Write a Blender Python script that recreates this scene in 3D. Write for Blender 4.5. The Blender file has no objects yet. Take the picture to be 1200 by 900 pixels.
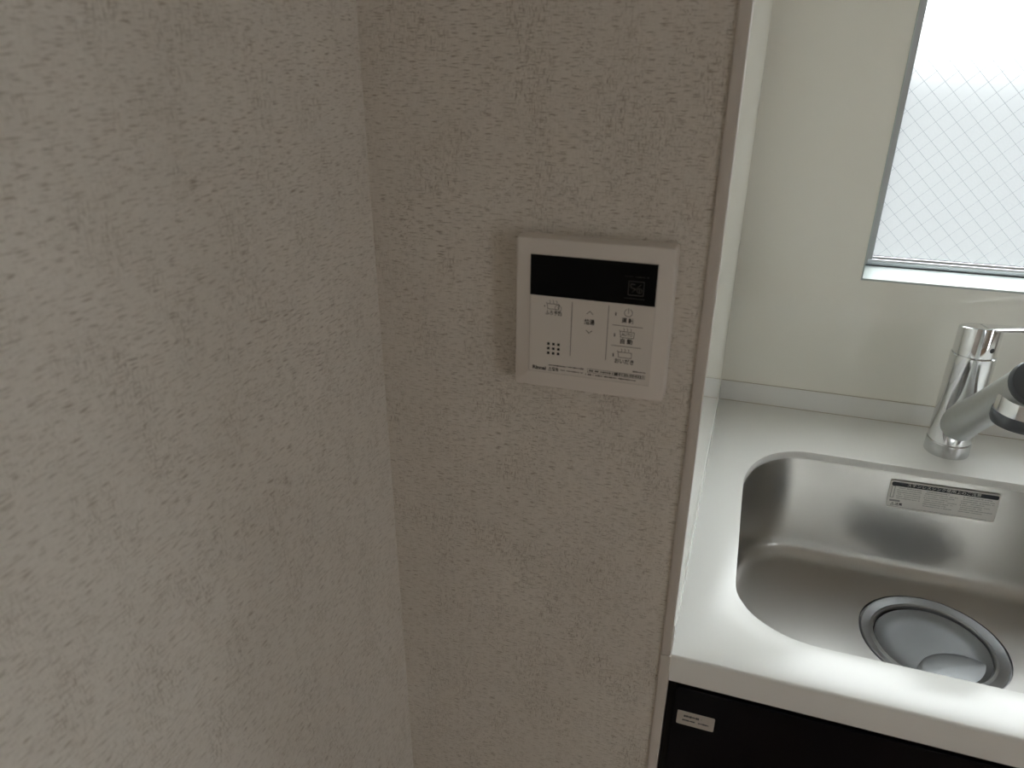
import bpy, bmesh, math, random
from mathutils import Matrix, Vector
random.seed(7)
R = math.radians
COL = bpy.context.scene.collection
sc = bpy.context.scene
H = 0.85                       # height of the worktop above the floor

# ------------------------------------------------------------------ camera
def norm(v):
    l = math.sqrt(sum(c * c for c in v)); return [c / l for c in v]
F_PX = 838.0
ax_x = norm([2770.0, 395.0, -F_PX])                   # room x axis in camera coords (right, down, forward)
d = [590 - 600.0, 2300 - 450.0, F_PX]
k = sum(a * b for a, b in zip(d, ax_x))
ax_d = norm([a - k * b for a, b in zip(d, ax_x)])      # straight down
ax_y = [ax_x[1] * ax_d[2] - ax_x[2] * ax_d[1], ax_x[2] * ax_d[0] - ax_x[0] * ax_d[2], ax_x[0] * ax_d[1] - ax_x[1] * ax_d[0]]
cam_loc = Vector((.0168, -.552, H + .5309))
def w(c): return Vector((sum(a * b for a, b in zip(c, ax_x)), sum(a * b for a, b in zip(c, ax_y)), -sum(a * b for a, b in zip(c, ax_d))))
right, up, back = w((1, 0, 0)), w((0, -1, 0)), w((0, 0, -1))
cd = bpy.data.cameras.new('camera'); cam = bpy.data.objects.new('camera', cd); COL.objects.link(cam)
m = Matrix.Identity(4)
for i in range(3): m[i][0], m[i][1], m[i][2], m[i][3] = right[i], up[i], back[i], cam_loc[i]
cam.matrix_world = m
cd.sensor_width = 36; cd.lens = F_PX / 1200 * 36; cd.clip_start = .01
cd.dof.use_dof = True; cd.dof.focus_distance = .95; cd.dof.aperture_fstop = 9.0
sc.camera = cam

# ------------------------------------------------------------------ world, lights, exposure
SKY_H = 4.5
wd = bpy.data.worlds.new('world'); sc.world = wd; wd.use_nodes = True
bg = wd.node_tree.nodes['Background']; bg.inputs[0].default_value = (.945, .98, 1.0, 1)
wt_ = wd.node_tree; geo = None; sep = wt_.nodes.new('ShaderNodeSeparateXYZ')
mr = wt_.nodes.new('ShaderNodeMapRange')             # overcast sky: three times brighter overhead than at the horizon
mr.inputs['From Min'].default_value = 0; mr.inputs['From Max'].default_value = 1
mr.inputs['To Min'].default_value = SKY_H; mr.inputs['To Max'].default_value = SKY_H * 3
tc_ = wt_.nodes.new('ShaderNodeTexCoord')
wt_.links.new(tc_.outputs['Generated'], sep.inputs[0]); wt_.links.new(sep.outputs['Z'], mr.inputs['Value']); wt_.links.new(mr.outputs[0], bg.inputs[1])
def area(name, loc, rot, sx, sy, power, col):
    l = bpy.data.lights.new(name, 'AREA'); l.shape = 'RECTANGLE'; l.size = sx; l.size_y = sy; l.energy = power; l.color = col
    o = bpy.data.objects.new(name, l); COL.objects.link(o); o.location = loc; o.rotation_euler = rot
    return o
area('balcony_fill_light', (2.55, -1.65, 1.0), (0, R(90), 0), 1.8, .5, .8, (1.0, .92, .83))  # added area lamp at the unseen opening, lifts the room beyond the sky light
area('rear_fill_light', (1.3, -3.72, 1.1), (R(-90), 0, 0), 2.0, 1.9, 1.1, (1.0, .94, .87))  # added fill lamp by the closed rear wall, softens and lifts room light
sc.view_settings.view_transform = 'Standard'; sc.view_settings.look = 'None'
sc.view_settings.exposure = 0.0; sc.view_settings.gamma = 1.0; sc.view_settings.use_curve_mapping = False
sc.cycles.max_bounces = 14; sc.cycles.diffuse_bounces = 6; sc.cycles.glossy_bounces = 6; sc.cycles.transmission_bounces = 8

# ------------------------------------------------------------------ materials
def mat(name, col, rough=.5, metal=0, spec=.5, coat=0, **kw):
    m = bpy.data.materials.new(name); m.use_nodes = True
    b = m.node_tree.nodes['Principled BSDF']
    b.inputs['Base Color'].default_value = (*col, 1); b.inputs['Roughness'].default_value = rough
    b.inputs['Metallic'].default_value = metal; b.inputs['Specular IOR Level'].default_value = spec
    b.inputs['Coat Weight'].default_value = coat
    for kk, v in kw.items(): b.inputs[kk].default_value = v
    return m
def nd(m, t, **kw):
    n = m.node_tree.nodes.new(t)
    for kk, v in kw.items(): setattr(n, kk, v)
    return n
def ln(m, a, b): m.node_tree.links.new(a, b)
def noise_fx(m, scale, target, lo, hi, vec_scale=(1, 1, 1), detail=3):
    tc = nd(m, 'ShaderNodeTexCoord'); mp = nd(m, 'ShaderNodeMapping'); mp.inputs['Scale'].default_value = vec_scale
    n = nd(m, 'ShaderNodeTexNoise'); n.inputs['Scale'].default_value = scale; n.inputs['Detail'].default_value = detail
    r = nd(m, 'ShaderNodeMapRange'); r.inputs['To Min'].default_value = lo; r.inputs['To Max'].default_value = hi
    ln(m, tc.outputs['Object'], mp.inputs['Vector']); ln(m, mp.outputs[0], n.inputs['Vector'])
    ln(m, n.outputs['Fac'], r.inputs['Value']); ln(m, r.outputs[0], m.node_tree.nodes['Principled BSDF'].inputs[target])

def wallpaper(name, along):
    """embossed linen wallpaper; 'along' = 0 when the wall runs along x, 1 along y"""
    m = mat(name, (.6, .56, .5), .85, spec=.25)
    b = m.node_tree.nodes['Principled BSDF']
    tc = nd(m, 'ShaderNodeTexCoord')
    def noise(su, sv, detail, off=0.0, dist=0.0):
        mp = nd(m, 'ShaderNodeMapping')
        s = [1, 1, sv]; s[along] = su; s[1 - along] = 1
        mp.inputs['Scale'].default_value = s; mp.inputs['Location'].default_value = (off, off, off)
        n = nd(m, 'ShaderNodeTexNoise'); n.inputs['Scale'].default_value = 1; n.inputs['Detail'].default_value = detail
        n.inputs['Distortion'].default_value = dist
        ln(m, tc.outputs['Object'], mp.inputs['Vector']); ln(m, mp.outputs[0], n.inputs['Vector']); return n.outputs['Fac']
    def rng(v, a, c, lo=0., hi=1.):
        r = nd(m, 'ShaderNodeMapRange'); r.inputs['From Min'].default_value = a; r.inputs['From Max'].default_value = c
        r.inputs['To Min'].default_value = lo; r.inputs['To Max'].default_value = hi
        ln(m, v, r.inputs['Value']); return r.outputs[0]
    def mth(op, a, c):
        n = nd(m, 'ShaderNodeMath', operation=op)
        for i, v in enumerate((a, c)):
            if isinstance(v, (int, float)): n.inputs[i].default_value = v
            else: ln(m, v, n.inputs[i])
        return n.outputs[0]
    hs = rng(noise(115, 1200, 1, 3.1), .58, .72)            # horizontal slubs
    vs = mth('MULTIPLY', rng(noise(1450, 190, 1, 9.7), .58, .72), rng(noise(28, 18, 1, 1.3), .48, .62))
    dots = mth('MULTIPLY', rng(noise(800, 850, 1, 5.5), .64, .73), rng(noise(40, 26, 1, 7.3), .42, .6))
    fine = rng(noise(150, 1500, 1, 2.2), .35, .65)
    fine2 = rng(noise(1500, 150, 1, 4.2), .35, .65)
    mott = rng(noise(22, 14, 3, 8.8), .3, .7)
    pits = mth('MAXIMUM', hs, mth('MAXIMUM', vs, dots))
    colfac = mth('ADD', mth('MULTIPLY', pits, .85), mth('MULTIPLY', mth('ADD', fine, fine2), .12))
    mx = nd(m, 'ShaderNodeMix', data_type='RGBA'); mx.inputs['A'].default_value = (.71, .665, .605, 1); mx.inputs['B'].default_value = (.40, .345, .285, 1)
    ln(m, mth('ADD', colfac, mth('MULTIPLY', mott, .05)), mx.inputs['Factor']); ln(m, mx.outputs['Result'], b.inputs['Base Color'])
    bp = nd(m, 'ShaderNodeBump'); bp.inputs['Distance'].default_value = .0004; bp.inputs['Strength'].default_value = .8
    h = mth('SUBTRACT', mth('MULTIPLY', mth('ADD', fine, fine2), .35), pits)
    ln(m, h, bp.inputs['Height']); ln(m, bp.outputs[0], b.inputs['Normal'])
    return m
WP_X = wallpaper('linen_wallpaper_x', 0)
WP_Y = wallpaper('linen_wallpaper_y', 1)
PANEL = mat('cream_melamine_panel', (.88, .87, .80), .1, spec=.5)
noise_fx(PANEL, 6, 'Roughness', .05, .08)
STONE = mat('white_acrylic_worktop', (.81, .81, .785), .22, spec=.5)
noise_fx(STONE, 14, 'Roughness', .17, .27)
SEAL = mat('sealant', (.42, .36, .27), .5)
TRIM = mat('beige_edge_trim', (.56, .515, .47), .5)
SILL = mat('white_window_sill', (.47, .52, .50), .5)
ALU = mat('anodised_aluminium', (.46, .46, .47), .4, .2)
ALU2 = mat('bright_aluminium', (.74, .75, .80), .28, .7)
GASKET = mat('dark_gasket', (.05, .05, .06), .6)
STEEL = mat('brushed_stainless_steel', (.58, .57, .55), .3, 1)
noise_fx(STEEL, 9, 'Roughness', .27, .31)
sb = STEEL.node_tree.nodes['Principled BSDF']; sb.inputs['Anisotropic'].default_value = .25
tg = nd(STEEL, 'ShaderNodeCombineXYZ'); tg.inputs[0].default_value = 1; ln(STEEL, tg.outputs[0], sb.inputs['Tangent'])
STEEL2 = mat('pressed_stainless_steel', (.33, .335, .34), .34, 1)
CHROME = mat('chrome', (.78, .79, .80), .06, 1)
SATIN = mat('satin_chrome', (.66, .67, .68), .2, 1)
GREY = mat('dark_grey_plastic', (.072, .080, .092), .4)
SPOUT = mat('matte_chrome', (.60, .62, .62), .36, 1)
BLACK = mat('black_cabinet_face', (.003, .003, .005), .22, spec=.15)
noise_fx(BLACK, 25, 'Roughness', .2, .26)
CARC = mat('black_cabinet_carcass', (.007, .007, .007), .55, spec=.2)
PLASTIC = mat('white_control_plastic', (.66, .61, .56), .42)
PLASTIC2 = mat('white_control_panel_sheet', (.645, .60, .55), .38)
SEAM = mat('panel_seam', (.50, .46, .42), .7)
INK = mat('grey_printed_ink', (.05, .042, .036), .6)
DISP = mat('black_display_glass', (.001, .001, .001), .12, spec=.1)
FILM = mat('faint_display_print', (.07, .066, .06), .5)
FAINT = mat('very_faint_display_print', (.022, .021, .019), .5)
LAMP = mat('dark_indicator_lens', (.06, .05, .045), .3)
HOLE = mat('speaker_hole', (.003, .003, .003), .8)
STEEL3 = mat('dull_stainless_steel', (.23, .235, .24), .5, 1)
STICK = mat('silver_white_sticker', (.86, .85, .82), .4)
STICK2 = mat('silver_grey_sticker', (.55, .52, .48), .4, .2)
LABINK = mat('label_print', (.03, .035, .045), .5)
LABGREY = mat('label_grey_print', (.36, .36, .36), .5)
LABWHITE = mat('label_white_print', (.85, .84, .80), .5)
FLOOR = mat('wood_floor', (.42, .30, .20), .4)
noise_fx(FLOOR, 3, 'Roughness', .35, .5, (1, 8, 1))
CEIL = mat('white_ceiling_paper', (.75, .73, .69), .9)
noise_fx(CEIL, 200, 'Roughness', .85, .95)
CONC = mat('pale_concrete', (.118, .115, .107), .9)
noise_fx(CONC, 5, 'Roughness', .8, .95)
BLOCKS = mat('grey_neighbour_wall', (.085, .088, .091), .9)
noise_fx(BLOCKS, 5, 'Roughness', .8, .95)
WIRE = mat('steel_wire', (.45, .48, .50), .4, .3)
GLASS = bpy.data.materials.new('frosted_wired_glass'); GLASS.use_nodes = True
GLASS.node_tree.nodes.remove(GLASS.node_tree.nodes['Principled BSDF'])
go_ = GLASS.node_tree.nodes['Material Output']
rf = nd(GLASS, 'ShaderNodeBsdfRefraction'); rf.inputs['Roughness'].default_value = .6; rf.inputs['IOR'].default_value = 1.15; rf.inputs['Color'].default_value = (.97, .99, .98, 1)
tl = nd(GLASS, 'ShaderNodeBsdfTranslucent'); tl.inputs['Color'].default_value = (.93, .96, .95, 1)
gl = nd(GLASS, 'ShaderNodeBsdfGlossy'); gl.inputs['Roughness'].default_value = .12
m1 = nd(GLASS, 'ShaderNodeMixShader'); m1.inputs[0].default_value = .12
m2 = nd(GLASS, 'ShaderNodeMixShader'); fr_ = nd(GLASS, 'ShaderNodeFresnel'); fr_.inputs['IOR'].default_value = 1.45
tcn = nd(GLASS, 'ShaderNodeTexCoord'); gn = nd(GLASS, 'ShaderNodeTexNoise'); gn.inputs['Scale'].default_value = 320; gn.inputs['Detail'].default_value = 1
gbp = nd(GLASS, 'ShaderNodeBump'); gbp.inputs['Strength'].default_value = .35; gbp.inputs['Distance'].default_value = .0006
ln(GLASS, tcn.outputs['Object'], gn.inputs['Vector']); ln(GLASS, gn.outputs['Fac'], gbp.inputs['Height'])
for q in (rf, tl, gl): ln(GLASS, gbp.outputs[0], q.inputs['Normal'])
ln(GLASS, rf.outputs[0], m1.inputs[1]); ln(GLASS, tl.outputs[0], m1.inputs[2]); ln(GLASS, fr_.outputs[0], m2.inputs[0])
ln(GLASS, m1.outputs[0], m2.inputs[1]); ln(GLASS, gl.outputs[0], m2.inputs[2]); ln(GLASS, m2.outputs[0], go_.inputs['Surface'])
CLEAR = mat('clear_glass_back', (1, 1, 1), 0); CLEAR.node_tree.nodes['Principled BSDF'].inputs['Transmission Weight'].default_value = 1; CLEAR.node_tree.nodes['Principled BSDF'].inputs['IOR'].default_value = 1.15

# ------------------------------------------------------------------ mesh helpers
def obj(name, bm, m, parent=None, smooth=False, loc=None, kind=None):
    me = bpy.data.meshes.new(name)
    bmesh.ops.recalc_face_normals(bm, faces=bm.faces[:])
    bm.to_mesh(me); bm.free()
    if m: me.materials.append(m)
    if smooth:
        me.polygons.foreach_set('use_smooth', [True] * len(me.polygons))
        try: me.set_sharp_from_angle(angle=R(35))
        except Exception: pass
    o = bpy.data.objects.new(name, me); COL.objects.link(o)
    if parent:
        o.parent = parent
    if loc: o.location = loc
    if kind: o['kind'] = kind
    return o
def empty(name, loc=(0, 0, 0), label=None, cat=None, kind=None):
    o = bpy.data.objects.new(name, None); COL.objects.link(o); o.location = loc; o.empty_display_size = .05
    if label: o['label'] = label
    if cat: o['category'] = cat
    if kind: o['kind'] = kind
    return o
def bx(bm, x0, x1, y0, y1, z0, z1, bev=0, seg=2):
    vs = [bm.verts.new((x, y, z)) for x in (x0, x1) for y in (y0, y1) for z in (z0, z1)]
    q = [(0, 1, 3, 2), (4, 6, 7, 5), (0, 4, 5, 1), (2, 3, 7, 6), (0, 2, 6, 4), (1, 5, 7, 3)]
    fs = [bm.faces.new([vs[i] for i in f]) for f in q]
    if bev:
        es = list({e for f in fs for e in f.edges})
        bmesh.ops.bevel(bm, geom=es, offset=bev, segments=seg, affect='EDGES', profile=.5)
    return bm
def box(name, dims, m, parent=None, bev=0, **kw):
    bm = bmesh.new(); bx(bm, *dims, bev=bev); return obj(name, bm, m, parent, **kw)
def rings(bm, loops, cap0=False, cap1=False):
    """loft closed loops of equal length"""
    prev = None; allv = []
    for lp in loops:
        cur = [bm.verts.new(p) for p in lp]; allv.append(cur)
        if prev:
            n = len(cur)
            for i in range(n): bm.faces.new((prev[i], prev[(i + 1) % n], cur[(i + 1) % n], cur[i]))
        prev = cur
    if cap0: bm.faces.new(list(reversed(allv[0])))
    if cap1: bm.faces.new(allv[-1])
    return allv
def lathe(bm, prof, cx=0, cy=0, n=64, cap0=False, cap1=False):
    return rings(bm, [[(cx + r * math.cos(2 * math.pi * i / n), cy + r * math.sin(2 * math.pi * i / n), z) for i in range(n)] for r, z in prof], cap0, cap1)
def text_bm(s, size, bold=0.0, align='CENTER', width=None):
    """lettering as a thin mesh in its own x-z plane, facing -y"""
    cu = bpy.data.curves.new('t', 'FONT'); cu.body = s; cu.size = size; cu.offset = bold; cu.extrude = .00004
    cu.align_x = align; cu.align_y = 'CENTER'; cu.resolution_u = 2; cu.space_character = 1.0
    o = bpy.data.objects.new('t', cu); COL.objects.link(o)
    dg = bpy.context.evaluated_depsgraph_get(); dg.update()
    me = bpy.data.meshes.new_from_object(o.evaluated_get(dg))
    bm = bmesh.new(); bm.from_mesh(me)
    bpy.data.objects.remove(o); bpy.data.curves.remove(cu); bpy.data.meshes.remove(me)
    xs = [v.co.x for v in bm.verts]
    sx = (width / (max(xs) - min(xs))) if width and xs else 1
    for v in bm.verts: v.co = (v.co.x * sx, -v.co.z, v.co.y)
    return bm
def bars(bm, x0, x1, z, h, y, t=.00008, cell=None, gap=.25, rnd=random):
    """a row of print too small to read: irregular little dashes"""
    cell = cell or h * 1.0; x = x0
    while x < x1:
        wd_ = cell * rnd.uniform(.6, 1.0)
        hh = h * rnd.uniform(.45, 1.0)
        if rnd.random() > .07: bx(bm, x, min(x + wd_ * (1 - gap), x1), y - t, y, z - hh / 2, z + hh / 2)
        x += wd_
def stroke(bm, pts, r, y, t=.00008, closed=False):
    """flat printed line on a plane y=const through (x,z) points"""
    n = len(pts)
    for i in range(n if closed else n - 1):
        a = Vector(pts[i]); c = Vector(pts[(i + 1) % n]); dd = (c - a)
        if dd.length < 1e-9: continue
        dd.normalize(); e = dd * r; nn = Vector((-dd.y, dd.x)) * r
        q = [a - e + nn, c + e + nn, c + e - nn, a - e - nn]
        f0 = [bm.verts.new((p.x, y - t, p.y)) for p in q]; f1 = [bm.verts.new((p.x, y, p.y)) for p in q]
        bm.faces.new(f0); bm.faces.new(list(reversed(f1)))
        for j in range(4): bm.faces.new((f0[j], f1[j], f1[(j + 1) % 4], f0[(j + 1) % 4]))
def circ(cx, cz, r, n=20, a0=0, a1=360): return [(cx + r * math.cos(R(a0 + (a1 - a0) * i / n)), cz + r * math.sin(R(a0 + (a1 - a0) * i / n))) for i in range(n + 1)]

# ================================================================== THE SETTING
XR = 2.6; YB = -3.8; ZC = 2.4; XL = -.2945
YK = .622                                              # face of the kitchen panel on the back wall
# wall with window (outer shell behind the panel); window opening in x and z
WX0, WX1, WZ0, WZ1 = .188, 1.02, H + .231, H + 1.03
def holed(name, m, y0, y1, x0, x1, z0, z1, parent=None, kind=None, mg=.004):
    bm = bmesh.new()
    def ring(y): return ([bm.verts.new(p) for p in ((x0, y, z0), (x1, y, z0), (x1, y, z1), (x0, y, z1))],
                         [bm.verts.new(p) for p in ((WX0 - mg, y, WZ0 - mg), (WX1 + mg, y, WZ0 - mg), (WX1 + mg, y, WZ1 + mg), (WX0 - mg, y, WZ1 + mg))])
    (o0, i0), (o1, i1) = ring(y0), ring(y1)
    for j in range(4):
        q = (j + 1) % 4
        bm.faces.new((o0[j], o0[q], i0[q], i0[j])); bm.faces.new((o1[q], o1[j], i1[j], i1[q]))
        bm.faces.new((o0[q], o0[j], o1[j], o1[q])); bm.faces.new((i0[j], i0[q], i1[q], i1[j]))
    return obj(name, bm, m, parent, kind=kind)
box('floor', (XL - .12, XR + .12, YB - .12, .74, -.1, 0), FLOOR, kind='structure')
box('ceiling', (XL - .12, XR + .12, YB - .12, .74, ZC, ZC + .1), CEIL, kind='structure')
box('wall_left', (XL - .12, XL, YB, 0, 0, ZC), WP_Y, kind='structure')
wc = box('wall_center', (XL - .12, -.004, 0, .74, 0, ZC), WP_X, kind='structure')
wb = holed('wall_back', CEIL, YK + .003, .74, -.004, XR, 0, ZC, kind='structure')
holed('wall_panel', PANEL, YK, YK + .003, -.001, XR, H + .036, ZC - .001, wb, mg=.0004)
def wedge(name, x0, xa, xb, y0, y1, z0, z1, m, parent=None, bm=None):
    b = bm or bmesh.new(); v = [b.verts.new(p) for z in (z0, z1) for p in ((x0, y0, z), (xa, y0, z), (xb, y1, z), (x0, y1, z))]
    for f in ((0, 1, 2, 3), (7, 6, 5, 4), (0, 4, 5, 1), (1, 5, 6, 2), (2, 6, 7, 3), (3, 7, 4, 0)): b.faces.new([v[i] for i in f])
    return b if bm else obj(name, b, m, parent)
SKEW = .0055                                            # the side panel is not quite square to the back wall
wedge('wall_panel', -.0038, -.002, SKEW - .001, .0005, YK, H + .036, ZC - .001, PANEL, wc)
box('wall_behind', (XL - .12, XR + .12, YB - .12, YB, 0, ZC), CEIL, kind='structure')
# right wall; unseen balcony door opening added, placed and sized for the room light
bm = bmesh.new()
bx(bm, XR, XR + .12, YB, -1.95, 0, ZC); bx(bm, XR, XR + .12, -1.35, .74, 0, ZC); bx(bm, XR, XR + .12, -1.95, -1.35, 1.95, ZC)
obj('wall_right', bm, CEIL, kind='structure')
w2 = empty('window_2', (XR, -1.65, 0), kind='structure')
bm = bmesh.new()
for y0, y1, z0, z1 in ((-.30, -.26, 0, 1.95), (.26, .30, 0, 1.95), (-.26, .26, 0, .05), (-.26, .26, 1.90, 1.95)):
    bx(bm, .03, .09, y0, y1, z0, z1)
obj('window_frame', bm, ALU2, w2)
# edge strip covering the corner of the wallpapered wall
bm = bmesh.new()
bx(bm, -.0105, -.0012, -.0022, .004, H, ZC, bev=.0012)
bx(bm, -.0105, -.0001, -.0022, .004, 0, H, bev=.0012)
tr = obj('trim_1', bm, TRIM, smooth=True, kind='structure')

# ------------------------------------------------ kitchen window
w1 = empty('window_1', (0, 0, 0), kind='structure')
YG = .708
bm = bmesh.new()                                       # sill board and reveals
bx(bm, WX0 - .0012, WX1 + .0012, YK - .0012, .735, WZ0 - .003, WZ0)
obj('window_sill', bm, SILL, w1)
bm = bmesh.new()
bx(bm, WX0 - .0012, WX0 + .0006, YK - .0012, YG, WZ0, WZ1)
bx(bm, WX1 - .003, WX1 + .0015, YK - .0015, YG, WZ0, WZ1)
bx(bm, WX0 - .0015, WX1 + .0015, YK - .0015, YG, WZ1 - .003, WZ1 + .0015)
obj('window_casing', bm, SILL, w1)
bm = bmesh.new()                                       # side stiles, head
bx(bm, WX0 + .0006, .2095, YG, YG + .024, WZ0, WZ1 - .003, bev=.0008)
bx(bm, WX1 - .025, WX1 - .003, YG, YG + .024, WZ0, WZ1 - .003, bev=.0008)
bx(bm, .2095, WX1 - .025, YG, YG + .024, WZ1 - .025, WZ1 - .003, bev=.0008)
obj('window_frame', bm, ALU, w1)
bm = bmesh.new()                                       # bottom rail with its step and rounded bead
bx(bm, .2035, WX1 - .025, YG - .001, YG + .006, WZ0 + .001, WZ0 + .0105, bev=.001)
bx(bm, .2095, WX1 - .025, YG + .004, YG + .0116, WZ0 + .002, WZ0 + .0145, bev=.0016)
obj('window_rail', bm, ALU2, w1, smooth=True)
bm = bmesh.new()
bx(bm, .2095, WX1 - .025, YG + .0062, YG + .0085, WZ0 + .0142, WZ0 + .0152)
bx(bm, WX0 + .003, WX1 - .003, YG - .0022, YG + .001, WZ0, WZ0 + .0011)
obj('gasket', bm, GASKET, w1)
GY = YG + .012
GX0, GX1, GZ0, GZ1 = .2090, WX1 - .0245, WZ0 + .0022, WZ1 - .0245
gp = box('glass_pane', (GX0, GX1, GY, GY + .0055, GZ0, GZ1), GLASS, w1)
gp.data.materials.append(CLEAR)
for p in gp.data.polygons:
    if p.normal.y > .5: p.material_index = 1
bm = bmesh.new()                                       # diamond wire mesh at the face of the pane
PITCH = .0276
ox, oz = .2430, H + .3262
def wire(ax_, az_, bx_, bz_, r=.00022):
    a = Vector((ax_, az_)); c = Vector((bx_, bz_)); dd = (c - a).normalized(); n2 = Vector((-dd.y, dd.x))
    pr = [(r, 0), (0, -r), (-r, 0), (0, r)]
    A = [bm.verts.new((a.x + n2.x * s, GY - .0001 + t, a.y + n2.y * s)) for s, t in pr]
    B = [bm.verts.new((c.x + n2.x * s, GY - .0001 + t, c.y + n2.y * s)) for s, t in pr]
    for j in range(4): bm.faces.new((A[j], A[(j + 1) % 4], B[(j + 1) % 4], B[j]))
for sgn in (1, -1):
    # lines  z - oz = sgn*(x-ox) + k*PITCH
    for kk in range(-60, 61):
        pts = []
        f = lambda x: oz + sgn * (x - ox) + kk * PITCH
        g = lambda z: ox + sgn * (z - oz - kk * PITCH)
        for x in (GX0, GX1):
            if GZ0 <= f(x) <= GZ1: pts.append((x, f(x)))
        for z in (GZ0, GZ1):
            if GX0 < g(z) < GX1: pts.append((g(z), z))
        if len(pts) >= 2:
            (a1, b1), (a2, b2) = sorted(pts)[0], sorted(pts)[-1]
            if abs(a2 - a1) > .004: wire(a1, b1, a2, b2, .00026 if sgn < 0 else .00020)
obj('wire_mesh', bm, WIRE, w1, kind='stuff')
# yard outside, seen only as soft tone through the frosted pane
box('floor_yard', (-8, 10, .745, 14, -.5, -.4), CONC, kind='structure')
bm = bmesh.new(); bx(bm, -6, 8, 4.2, 4.35, -.4, 1.50); obj('wall_yard', bm, BLOCKS, kind='structure')

# ================================================================== WORKTOP with sink cut-out
SX0, SX1, SY0, SY1 = .055, .596, .0588, .4715
def outline(off=0.0, n=14, z=0.0):
    """sink opening; off > 0 grows it"""
    x0, x1, y0, y1 = SX0 - off, SX1 + off, SY0 - off, SY1 + off
    P = []
    def arc(cx, cy, rx, ry, a0):
        for i in range(n + 1):
            a = R(a0 + 90 * i / n); P.append((cx + rx * math.cos(a), cy + ry * math.sin(a), z))
    fr, fy, br, by = .085 + off, .075 + off, .090 + off, .125 + off
    arc(x1 - fr, y0 + fy, fr, fy, -90); arc(x1 - br, y1 - by, br, by, 0); arc(x0 + br, y1 - by, br, by, 90); arc(x0 + fr, y0 + fy, fr, fy, 180)
    Q = []                                              # subdivide long straights
    for i, p in enumerate(P):
        q = P[(i + 1) % len(P)]; Q.append(p)
        L = math.dist(p, q); kk = int(L / .04)
        for j in range(1, kk + 1): Q.append(tuple(p[a] + (q[a] - p[a]) * j / (kk + 1) for a in range(3)))
    return Q
wt = empty('worktop', (0, 0, H), 'off-white solid worktop around the stainless sink, above the black cabinet', 'countertop')
bm = bmesh.new()
hole = [bm.verts.new(p) for p in outline(.0012)]
rect = [bm.verts.new(p) for p in ((0, .003, 0), (XR, .003, 0), (XR, .62, 0), (0, .62, 0))]
es = [bm.edges.new((hole[i], hole[(i + 1) % len(hole)])) for i in range(len(hole))] + [bm.edges.new((rect[i], rect[(i + 1) % 4])) for i in range(4)]
bmesh.ops.triangle_fill(bm, edges=es, use_beauty=True)
prev = hole                                             # eased hole edge and its cut face
for off, z in ((.0005, -.0003), (0, -.0012), (0, -.012), (.03, -.012)):
    cur = [bm.verts.new(p) for p in outline(off, z=z)]
    for i in range(len(cur)): bm.faces.new((prev[i], prev[(i + 1) % len(cur)], cur[(i + 1) % len(cur)], cur[i]))
    prev = cur
prof = [(.003, 0), (.0015, -.0004), (.0004, -.0015), (0, -.003), (0, -.0325), (.0008, -.0335), (.014, -.0335), (.014, -.012)]
A = [bm.verts.new((0, y, z)) for y, z in prof]; B = [bm.verts.new((XR, y, z)) for y, z in prof]
for i in range(len(prof) - 1): bm.faces.new((A[i], B[i], B[i + 1], A[i + 1]))
bmesh.ops.remove_doubles(bm, verts=bm.verts[:], dist=1e-6)
obj('slab', bm, STONE, wt, smooth=True)
bm = bmesh.new()
bx(bm, SKEW - .001, XR, .6203, .6245, H - .0006, H + .0355)
wedge('', -.0037, 0, SKEW, .002, .6203, H - .0006, H + .0355, None, bm=bm)
t2 = obj('trim_2', bm, STONE, kind='structure')
bm = bmesh.new()
bx(bm, SKEW, XR, .6192, .6204, H, H + .0006); bx(bm, SKEW, XR, .6206, .6222, H + .0353, H + .0362)
obj('sealant_line', bm, SEAL, t2, kind='stuff')

# ================================================================== SINK
DCX, DCY, DR = .3255, .327, .0900
sk = empty('sink', (0, 0, H), 'brushed stainless steel undermount sink with rounded corners below the faucet', 'sink')
bm = bmesh.new()
loops = [outline(.028, z=-.0125), outline(.0030, z=-.0125), outline(.00175, z=-.047), outline(.0005, z=-.0815), outline(-.002, z=-.1503)]
ZB, FR = -.18, .028
for i in range(1, 9):
    a = R(90 * i / 8); loops.append(outline(-.002 - FR * (1 - math.cos(a)), z=-.152 - FR * math.sin(a)))
base = loops[-1]
def toward(t):
    out = []
    for p in base:
        a = math.atan2(p[1] - DCY, p[0] - DCX); q = (DCX + (DR + .002) * math.cos(a), DCY + (DR + .002) * math.sin(a))
        out.append((p[0] + (q[0] - p[0]) * t, p[1] + (q[1] - p[1]) * t, ZB - .0015 * t))
    return out
loops += [toward(.35), toward(.7), toward(1.0)]
rings(bm, loops)
obj('bowl', bm, STEEL, sk, smooth=True)
# drain fitting
bm = bmesh.new()
lathe(bm, [(DR + .002, ZB - .0015), (DR + .0012, ZB - .0045), (DR + .0002, ZB - .0045), (DR - .0006, ZB - .0012), (DR - .002, ZB - .0004), (DR - .004, ZB - .0010),
           (.0775, ZB - .0048), (.0755, ZB - .0036), (.0740, ZB - .0030), (.0726, ZB - .0044), (.0718, ZB - .010)], DCX, DCY, 96)
obj('drain_flange', bm, STEEL2, sk, smooth=True)
bm = bmesh.new()
lathe(bm, [(.0718, ZB - .0085), (.0700, ZB - .0075), (.0680, ZB - .0085), (.062, ZB - .0125), (.055, ZB - .0155), (.046, ZB - .0172), (.030, ZB - .0180), (.015, ZB - .0182), (.0005, ZB - .0183)], DCX + .001, DCY - .001, 96, cap1=True)
dish = obj('drain_cover', bm, STEEL3, sk, smooth=True)
bm = bmesh.new()                                        # raised half-moon plate of the cover, front right
c1 = Vector((.362, .262)); r1 = .063; c2 = Vector((DCX + .001, DCY - .001)); r2 = .0672
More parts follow.
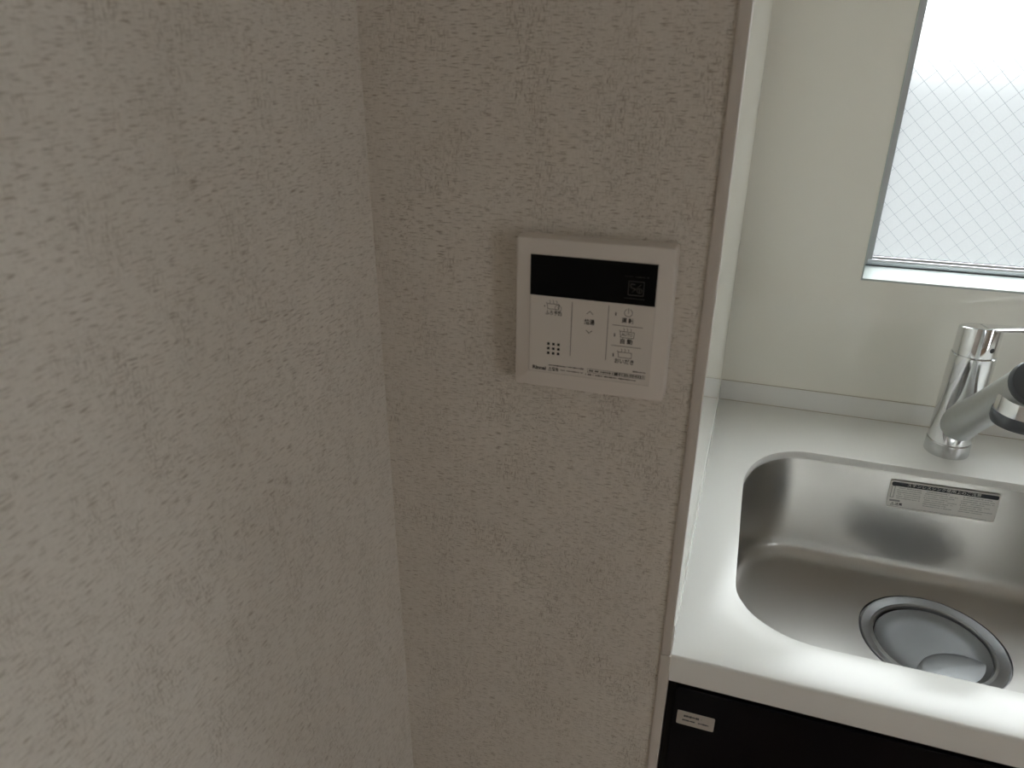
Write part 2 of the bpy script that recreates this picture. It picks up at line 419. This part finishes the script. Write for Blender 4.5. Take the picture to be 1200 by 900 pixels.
mid = (c1 + c2) / 2; lens = []
for i in range(96):
    a = 2 * math.pi * i / 96; dv = Vector((math.cos(a), math.sin(a))); t = .2
    def inside(q): return (q - c1).length < r1 and (q - c2).length < r2
    lo_, hi_ = 0, .15
    for _ in range(30):
        t = (lo_ + hi_) / 2
        if inside(mid + dv * t): lo_ = t
        else: hi_ = t
    lens.append(dv * t)
def lz(q, k_): return ZB - .0118 + .0035 * (1 - k_ * k_) - .02 * (q.x) 
lps = []
for k_, dz in ((.985, -.004), (1, -.0012), (1, 0), (.97, .0004), (.8, .0), (.55, 0), (.25, 0), (.02, 0)):
    lps.append([(mid.x + q.x * k_, mid.y + q.y * k_, lz(q * k_, k_) + dz) for q in lens])
rings(bm, lps, True, True)
cup = obj('half_moon_plate', bm, STEEL3, dish, smooth=True)

# caution sticker on the back wall of the bowl
st = empty('caution_sticker', (.332, .4712, -.0455)); st.parent = sk; st.rotation_euler = (R(-1.0), R(-1.2), 0)
W2, H2 = .0700, .0225
def rrect(bm, x0, x1, z0, z1, r, y0, y1, n=5):
    def lp(y):
        o = []
        for cx, cz, a0 in ((x1 - r, z0 + r, -90), (x1 - r, z1 - r, 0), (x0 + r, z1 - r, 90), (x0 + r, z0 + r, 180)):
            for i in range(n + 1):
                a = R(a0 + 90 * i / n); o.append((cx + r * math.cos(a), y, cz + r * math.sin(a)))
        return o
    rings(bm, [lp(y0), lp(y1)], True, True)
def bare(name, bm, m, parent, **kw): return obj(name, bm, m, parent, **kw)
# the sticker base carries its print as one flat sheet
st_mats = []
bm = bmesh.new(); rrect(bm, -W2, W2, -H2, H2, .003, -.0002, .0003)
sheet = obj('caution_sticker', bm, STICK, sk); sheet.location = st.location; sheet.rotation_euler = st.rotation_euler
bpy.data.objects.remove(st)
sheet['label'] = 'small silver-white caution sticker with a black title bar'
Y0 = -.0002
bm = bmesh.new(); rrect(bm, -W2 + .002, W2 - .002, H2 - .0085, H2 - .002, .0022, Y0 - .0001, Y0)
obj('title_bar', bm, LABINK, sheet)
bm = text_bm('ステンレスシンク使用上のご注意', .0056, 0, width=.094)
for v in bm.verts: v.co += Vector((-.001, Y0 - .0002, H2 - .0052))
obj('title_lettering', bm, LABWHITE, sheet)
bm = bmesh.new(); rnd = random.Random(3)
for c0, c1, rows in ((-W2 + .010, -.028, 6), (-.024, .019, 8), (.023, W2 - .005, 8)):
    for i in range(rows):
        z = H2 - .0112 - i * .0034
        bars(bm, c0 + (.002 if i == 0 else rnd.uniform(0, .002)), c1 - rnd.choice((0, 0, .004, .012)), z, .0013 if i else .0017, Y0, cell=.0017, rnd=rnd)
stroke(bm, [(-W2 + .003, H2 - .009), (-W2 + .007, H2 - .009), (-W2 + .007, -H2 + .017), (-W2 + .003, -H2 + .017)], .0004, Y0, closed=True)
stroke(bm, [(-W2 + .001, -H2 + .0022), (W2 - .010, -H2 + .0022)], .00025, Y0)
obj('small_print', bm, LABGREY, sheet)
bm = bmesh.new(); rrect(bm, -W2 + .003, -W2 + .017, -H2 + .0105, -H2 + .0135, .0008, Y0 - .00008, Y0); obj('warning_bar', bm, LABGREY, sheet)
bm = text_bm('⚠注意', .0050, .0001)
for v in bm.verts: v.co += Vector((-W2 + .013, Y0 - .0001, -H2 + .0062))
obj('warning_lettering', bm, LABINK, sheet)

# ================================================================== FAUCET
FX, FY = .3400, .5450
fa = empty('faucet', (FX, FY, H), 'chrome single-lever kitchen faucet with dark grey spray head behind the sink', 'faucet')
bm = bmesh.new(); lathe(bm, [(.0298, 0), (.0300, .001), (.0296, .0195), (.0288, .0205)], cap0=True, cap1=True)
obj('base_ring', bm, SATIN, fa, smooth=True)
bm = bmesh.new(); lathe(bm, [(.0280, .0200), (.0280, .0215), (.0290, .0220), (.0289, .08), (.0287, .1560), (.0280, .1568), (.0262, .1568), (.0262, .1600)], cap0=True, cap1=True)
obj('body', bm, CHROME, fa, smooth=True)
# lever cap: cylinder with a tilted top, running into a flat lever towards +x
bm = bmesh.new(); n = 64
def ztop(x, y): return .1975 - .15 * y + .06 * x
lo = [(.0262 * math.cos(2 * math.pi * i / n), .0262 * math.sin(2 * math.pi * i / n)) for i in range(n)]
hi = [(.0272 * math.cos(2 * math.pi * i / n), .0272 * math.sin(2 * math.pi * i / n)) for i in range(n)]
rings(bm, [[(x * .97, y * .97, .1578) for x, y in hi], [(x, y, .1584) for x, y in hi], [(x, y, ztop(x, y) - .0022) for x, y in hi], [(x * .985, y * .985, ztop(x, y) - .0006) for x, y in hi], [(x * .95, y * .95, ztop(x, y)) for x, y in hi], [(x * .3, y * .3, ztop(x * .3, y * .3) - .0006) for x, y in hi]], True, True)
cap = obj('lever_cap', bm, CHROME, fa, smooth=True)
bm = bmesh.new()
sec = []
for x, hw, th, dz in ((.004, .0255, .004, -.0002), (.020, .0235, .0055, .0002), (.034, .018, .0058, .0008), (.060, .0145, .0055, .002), (.095, .0125, .005, .005), (.104, .0095, .0045, .006), (.107, .004, .003, .0065)):
    lp = []
    for i in range(16):
        a = 2 * math.pi * i / 16
        yy = hw * math.copysign(abs(math.cos(a)) ** .5, math.cos(a)); zz = th / 2 * math.copysign(abs(math.sin(a)) ** .6, math.sin(a))
        yq = yy - .10 * x
        lp.append((x, yq, ztop(x, yq) + dz - th / 2 + zz + .0006))
    sec.append(lp)
rings(bm, sec, True, True)
obj('lever', bm, CHROME, fa, smooth=True)
# small indicator button on the cap
bm = bmesh.new(); lathe(bm, [(.0034, 0), (.0034, .0008), (.0026, .0011)], n=20, cap0=True, cap1=True)
bu = obj('index_button', bm, GREY, cap, smooth=True)
dirb = Vector((.50, -.866, 0)).normalized(); bu.location = (dirb.x * .0268, dirb.y * .0268, .171); bu.rotation_euler = Vector((0, 0, 1)).rotation_difference(dirb).to_euler()
# spout: swept tube from low on the body, rising towards the bowl
def sweep(bm, path, n=32, cap0=True, cap1=True):
    lps = []
    P = [Vector(p[:3]) for p in path]
    for i, p in enumerate(P):
        t = (P[min(i + 1, len(P) - 1)] - P[max(i - 1, 0)]).normalized()
        s = t.cross(Vector((0, 0, 1))).normalized(); u = s.cross(t).normalized()
        ra, rb = path[i][3], path[i][4]
        lps.append([tuple(p + s * ra * math.cos(2 * math.pi * j / n) + u * rb * math.sin(2 * math.pi * j / n)) for j in range(n)])
    rings(bm, lps, cap0, cap1)
bm = bmesh.new()
EX, EY, EZ = .002, -.222, .205
path = []
for i in range(13):
    t = i / 12
    r0 = .0265 * (1 - t) ** 2 + .0195 * 2 * t * (1 - t) + .0258 * t * t
    rise = .047 + (EZ - .047) * (t ** .96)
    path.append((EX * t + .003 * (1 - t), EY * t - .006 * (1 - t), rise, r0, r0 * 1.0))
sweep(bm, path)
sp = obj('spout', bm, SPOUT, fa, smooth=True)
bm = bmesh.new()
tdir = (Vector(path[-1][:3]) - Vector(path[-2][:3])).normalized(); e0 = Vector(path[-1][:3])
sweep(bm, [tuple(e0 - tdir * .002) + (.0268, .0268), tuple(e0 + tdir * .006) + (.0270, .0270), tuple(e0 + tdir * .009) + (.0255, .0255), tuple(e0 + tdir * .0105) + (.021, .021)])
obj('end_cap', bm, GREY, fa, smooth=True)
bm = bmesh.new()
HX, HY = .0110, -.196
lathe(bm, [(.026, .200), (.0305, .186), (.0318, .178), (.0322, .158)], HX, HY, 64, cap0=True, cap1=True)
hd = obj('spray_head', bm, CHROME, fa, smooth=True)
bm = bmesh.new()
lathe(bm, [(.0328, .1585), (.0338, .156), (.0338, .147), (.0325, .1435), (.028, .1425)], HX, HY, 64, cap0=True, cap1=True)
obj('rubber_ring', bm, GREY, fa, smooth=True)

# ================================================================== BASE CABINET
cb = empty('base_cabinet', (0, 0, 0), 'glossy black base cabinet under the white worktop, with a small silver sticker', 'cabinet')
bm = bmesh.new(); ZT = H - .0345
bx(bm, .0005, .018, .004, .61, .0, ZT); bx(bm, XR - .018, XR - .0005, .004, .61, 0, ZT)
bx(bm, .018, XR - .018, .004, .61, .08, .098); bx(bm, .018, XR - .018, .6, .61, .098, ZT); bx(bm, .018, XR - .018, .018, .036, ZT - .03, ZT - .001)
bx(bm, .018, XR - .018, .05, .06, 0, .08)
obj('carcass', bm, CARC, cb)
ds = [.0085, .60, 1.20, 1.80, XR - .003]
for i in range(4):
    bm = bmesh.new(); bx(bm, ds[i], ds[i + 1] - .003, -.0022, .0035, .09, H - .0365, bev=.0011)
    dr = obj('door', bm, BLACK, cb, smooth=True)
    if i == 0: door0 = dr
bm = bmesh.new(); rrect(bm, .0128, .0496, H - .0842, H - .0660, .0015, -.0026, -.0021)
sl = obj('label_sticker', bm, STICK2, door0); sl['label'] = 'small silver-grey sticker'
bm = bmesh.new(); rnd = random.Random(5)
bars(bm, .0195, .0370, H - .0718, .0030, -.0026, cell=.0024, gap=.12, rnd=rnd); bars(bm, .0185, .0445, H - .0775, .0022, -.0026, cell=.0018, gap=.12, rnd=rnd)
pr = bpy.data.meshes.new('small_print'); bm.to_mesh(pr); bm.free(); pr.materials.append(LABINK)
# printed on the sticker: joined into the sticker mesh with a second material (flat print)
b2 = bmesh.new(); b2.from_mesh(sl.data); n0 = len(b2.faces); b2.from_mesh(pr); b2.faces.ensure_lookup_table()
for f in b2.faces[n0:]: f.material_index = 1
b2.to_mesh(sl.data); b2.free(); sl.data.materials.append(LABINK); bpy.data.meshes.remove(pr)

# ================================================================== WATER HEATER REMOTE
rc = empty('heater_remote_control', (-.0954, 0, H + .3405), 'square white water heater control panel with black display on the wallpapered wall', 'control panel')
FYc = -.016
bm = bmesh.new()                                       # local coords: centre of the remote, wall plane y=0
def sq(hw, hh, y, r=.003, n=4):
    o = []
    for sx_, sz_, a0 in ((1, -1, -90), (1, 1, 0), (-1, 1, 90), (-1, -1, 180)):
        for i in range(n + 1):
            a = R(a0 + 90 * i / n); o.append((sx_ * (hw - r) + r * math.cos(a), y, sz_ * (hh - r) + r * math.sin(a)))
    return o
rings(bm, [sq(.0636, .0640, 0), sq(.0636, .0640, -.003), sq(.0630, .0635, -.0142), sq(.0626, .0631, -.0155), sq(.0618, .0623, FYc)], True, True)
obj('housing', bm, PLASTIC, rc, smooth=True)
px0, px1, pz0, pz1 = -.0505, .0508, -.0500, .0506       # hinged front sheet
bm = bmesh.new(); stroke(bm, [(px0, pz0), (px1, pz0), (px1, pz1), (px0, pz1)], .00022, FYc, .00012, closed=True)
obj('panel_seam', bm, SEAM, rc)
bm = bmesh.new(); bx(bm, px0 + .0003, px1 - .0003, FYc - .0004, FYc + .001, pz0 + .0003, pz1 - .0003, bev=.0002)
fp = obj('front_panel', bm, PLASTIC2, rc)
Yp = FYc - .0004
bm = bmesh.new(); bx(bm, px0 + .0003, px1 - .0004, Yp - .0003, Yp + .0004, .0172, pz1 - .0002)
dp = obj('display', bm, DISP, rc); dp['label'] = 'glossy black display, switched off'
Yd = Yp - .0003
bm = bmesh.new(); S = .00022
cx, cz = .0349, .0304
stroke(bm, [(cx - .0059, cz - .0055), (cx + .0059, cz - .0055), (cx + .0059, cz + .0055), (cx - .0059, cz + .0055)], S, Yd, closed=True)
stroke(bm, [(cx - .0012, cz + .0032), (cx - .0040, cz + .0034), (cx - .0044, cz + .0018), (cx - .0034, cz + .0002), (cx - .0008, cz - .0004)], .0003, Yd)
stroke(bm, [(cx - .0028, cz - .0030), (cx + .0038, cz + .0034)], .00014, Yd)
stroke(bm, circ(cx + .0027, cz - .0016, .0019), .00016, Yd); stroke(bm, [(cx + .0027, cz - .0028), (cx + .0027, cz - .0004)], .0002, Yd)
obj('display_mark', bm, FILM, dp)
bm = bmesh.new(); rnd = random.Random(11)
bars(bm, cx - .0095, cx + .0095, cz + .0092, .0010, Yd, cell=.0013, gap=.3, rnd=rnd); bars(bm, cx - .0085, cx + .0075, cz - .0082, .0010, Yd, cell=.0013, gap=.3, rnd=rnd)
obj('display_small_print', bm, FAINT, dp)
def rl(x): return x + .0954
def rz(z): return z - .3405
# dividers
for pts in ([(-.1105, .3545), (-.1105, .3085)], [(-.0808, .3548), (-.0808, .3088)], [(-.0768, .3395), (-.0532, .3395)], [(-.0768, .3222), (-.0532, .3222)]):
    bm = bmesh.new(); stroke(bm, [(rl(a), rz(c)) for a, c in pts], .00022, Yp); obj('divider_line', bm, INK, fp)
T = .00026
def steam(bm, cx, cz):
    for dx in (-.0028, 0, .0028):
        stroke(bm, [(cx + dx - .0003, cz + .0030), (cx + dx + .0004, cz + .0018), (cx + dx, cz + .0006)], T * .7, Yp)
def tub(bm, cx, cz, hw=.0052, h=.0046, r=T * .85):
    stroke(bm, [(cx - hw - .0007, cz + h / 2 + .0008), (cx - hw, cz + h / 2), (cx + hw, cz + h / 2)], r, Yp)
    stroke(bm, [(cx - hw, cz + h / 2), (cx - hw + .0005, cz - h / 2), (cx + hw - .0002, cz - h / 2), (cx + hw, cz + h / 2)], r, Yp)
def icon(name, fn):
    bm = bmesh.new(); fn(bm); return obj(name, bm, INK, fp)
x, z = rl(-.1262), rz(.3492)
icon('bath_timer_icon', lambda bm: (tub(bm, x, z, .0050, .0044), steam(bm, x, z + .0022), stroke(bm, circ(x + .0042, z - .0012, .0027), T * .7, Yp), stroke(bm, [(x + .0042, z + .0004), (x + .0042, z - .0012), (x + .0052, z - .0012)], T * .7, Yp)))
x1_, z1_ = rl(-.0650), rz(.3508)
icon('power_icon', lambda bm: (stroke(bm, circ(x1_, z1_ - .0002, .0031, 20, 115, 425), T * .8, Yp), stroke(bm, [(x1_, z1_ - .0004), (x1_, z1_ + .0034)], T * .8, Yp)))
x2_, z2_ = rl(-.0648), rz(.3322)
def auto(bm):
    tub(bm, x2_, z2_, .0056, .0050); steam(bm, x2_, z2_ + .0024)
    t = text_bm('AUTO', .0036, .00004, width=.0088)
    for v in t.verts: v.co += Vector((x2_, Yp - .00005, z2_))
    me = bpy.data.meshes.new('q'); t.to_mesh(me); t.free(); bm.from_mesh(me); bpy.data.meshes.remove(me)
icon('auto_bath_icon', auto)
x3_, z3_ = rl(-.0655), rz(.3148)
icon('reheat_bath_icon', lambda bm: (tub(bm, x3_, z3_, .0055, .0046), steam(bm, x3_, z3_ + .0022)))
xa = rl(-.0957)
icon('up_arrow', lambda bm: stroke(bm, [(xa - .0024, rz(.3462)), (xa, rz(.3485)), (xa + .0024, rz(.3462))], T, Yp))
icon('down_arrow', lambda bm: stroke(bm, [(xa - .0024, rz(.3323)), (xa, rz(.3300)), (xa + .0024, rz(.3323))], T, Yp))
def word(s, x, z, size, bold=0, width=None, name='lettering', m=INK, par=None):
    bm = text_bm(s, size, bold, width=width)
    for v in bm.verts: v.co += Vector((x, Yp - .00005, z))
    return obj(name, bm, m, par or fp)
word('ふろ予約', rl(-.1257), rz(.3435), .0042, .00010, .0136)
word('給湯', rl(-.0957), rz(.3392), .0048, .00017, .0084)
word('運 転', rl(-.0652), rz(.3438), .0047, .00016, .0094)
word('自 動', rl(-.0652), rz(.3263), .0047, .00016, .0098)
word('おいだき', rl(-.0655), rz(.3090), .0047, .00013, .0156)
word('Rinnai', rl(-.1368), rz(.2942), .0044, .00020, .0118)
word('⚠警告', rl(-.1245), rz(.2942), .0034, .00010, .0088)
bm = bmesh.new(); rnd = random.Random(9)
bars(bm, rl(-.1285), rl(-.1135), rz(.2978), .0014, Yp, cell=.0014, gap=.15, rnd=rnd); bars(bm, rl(-.1125), rl(-.0985), rz(.2980), .0013, Yp, cell=.0014, gap=.2, rnd=rnd)
bars(bm, rl(-.1185), rl(-.0990), rz(.2944), .0011, Yp, cell=.0013, gap=.2, rnd=rnd); bars(bm, rl(-.0970), rl(-.0900), rz(.2938), .0014, Yp, cell=.0013, gap=.15, rnd=rnd)
bars(bm, rl(-.0885), rl(-.0550), rz(.2938), .0013, Yp, cell=.0013, gap=.15, rnd=rnd); bars(bm, rl(-.0580), rl(-.0478), rz(.3016), .0013, Yp, cell=.0013, gap=.2, rnd=rnd)
stroke(bm, [(rl(-.0952), rz(.2990)), (rl(-.0480), rz(.2990)), (rl(-.0480), rz(.2958)), (rl(-.0952), rz(.2958))], .00013, Yp, closed=True)
bars(bm, rl(-.0940), rl(-.0740), rz(.2974), .0015, Yp, cell=.0015, gap=.12, rnd=rnd)
bx(bm, rl(-.0730), rl(-.0700), Yp - .0001, Yp, rz(.2962), rz(.2986))
obj('small_print', bm, INK, fp)
word('0120-054321', rl(-.0590), rz(.2974), .0030, .00012, .0205)
for sx_, sz_ in ((rl(-.0748), rz(.3488)), (rl(-.0748), rz(.3312)), (rl(-.0748), rz(.3140))):
    bm = bmesh.new(); bx(bm, sx_ - .00048, sx_ + .00048, Yp - .00025, Yp + .0001, sz_ - .0014, sz_ + .0014, bev=.0001); obj('indicator_lamp', bm, LAMP, fp)
bm = bmesh.new(); bx(bm, rl(-.1332) - .0004, rl(-.1332) + .0004, Yp - .00025, Yp + .0001, rz(.3492) - .0006, rz(.3492) + .0006); obj('indicator_lamp', bm, LAMP, fp)
hm = None
for i in range(3):
    for j in range(3):
        if hm is None:
            bm = bmesh.new(); bx(bm, -.0011, .0011, -.00025, .0002, -.0011, .0011, bev=.0002)
            h0 = obj('speaker_hole', bm, HOLE, fp); hm = h0.data
        else:
            h0 = bpy.data.objects.new('speaker_hole', hm); COL.objects.link(h0); h0.parent = fp
        h0.location = (rl(-.1293 + .0043 * i), Yp, rz(.3168 - .0041 * j))
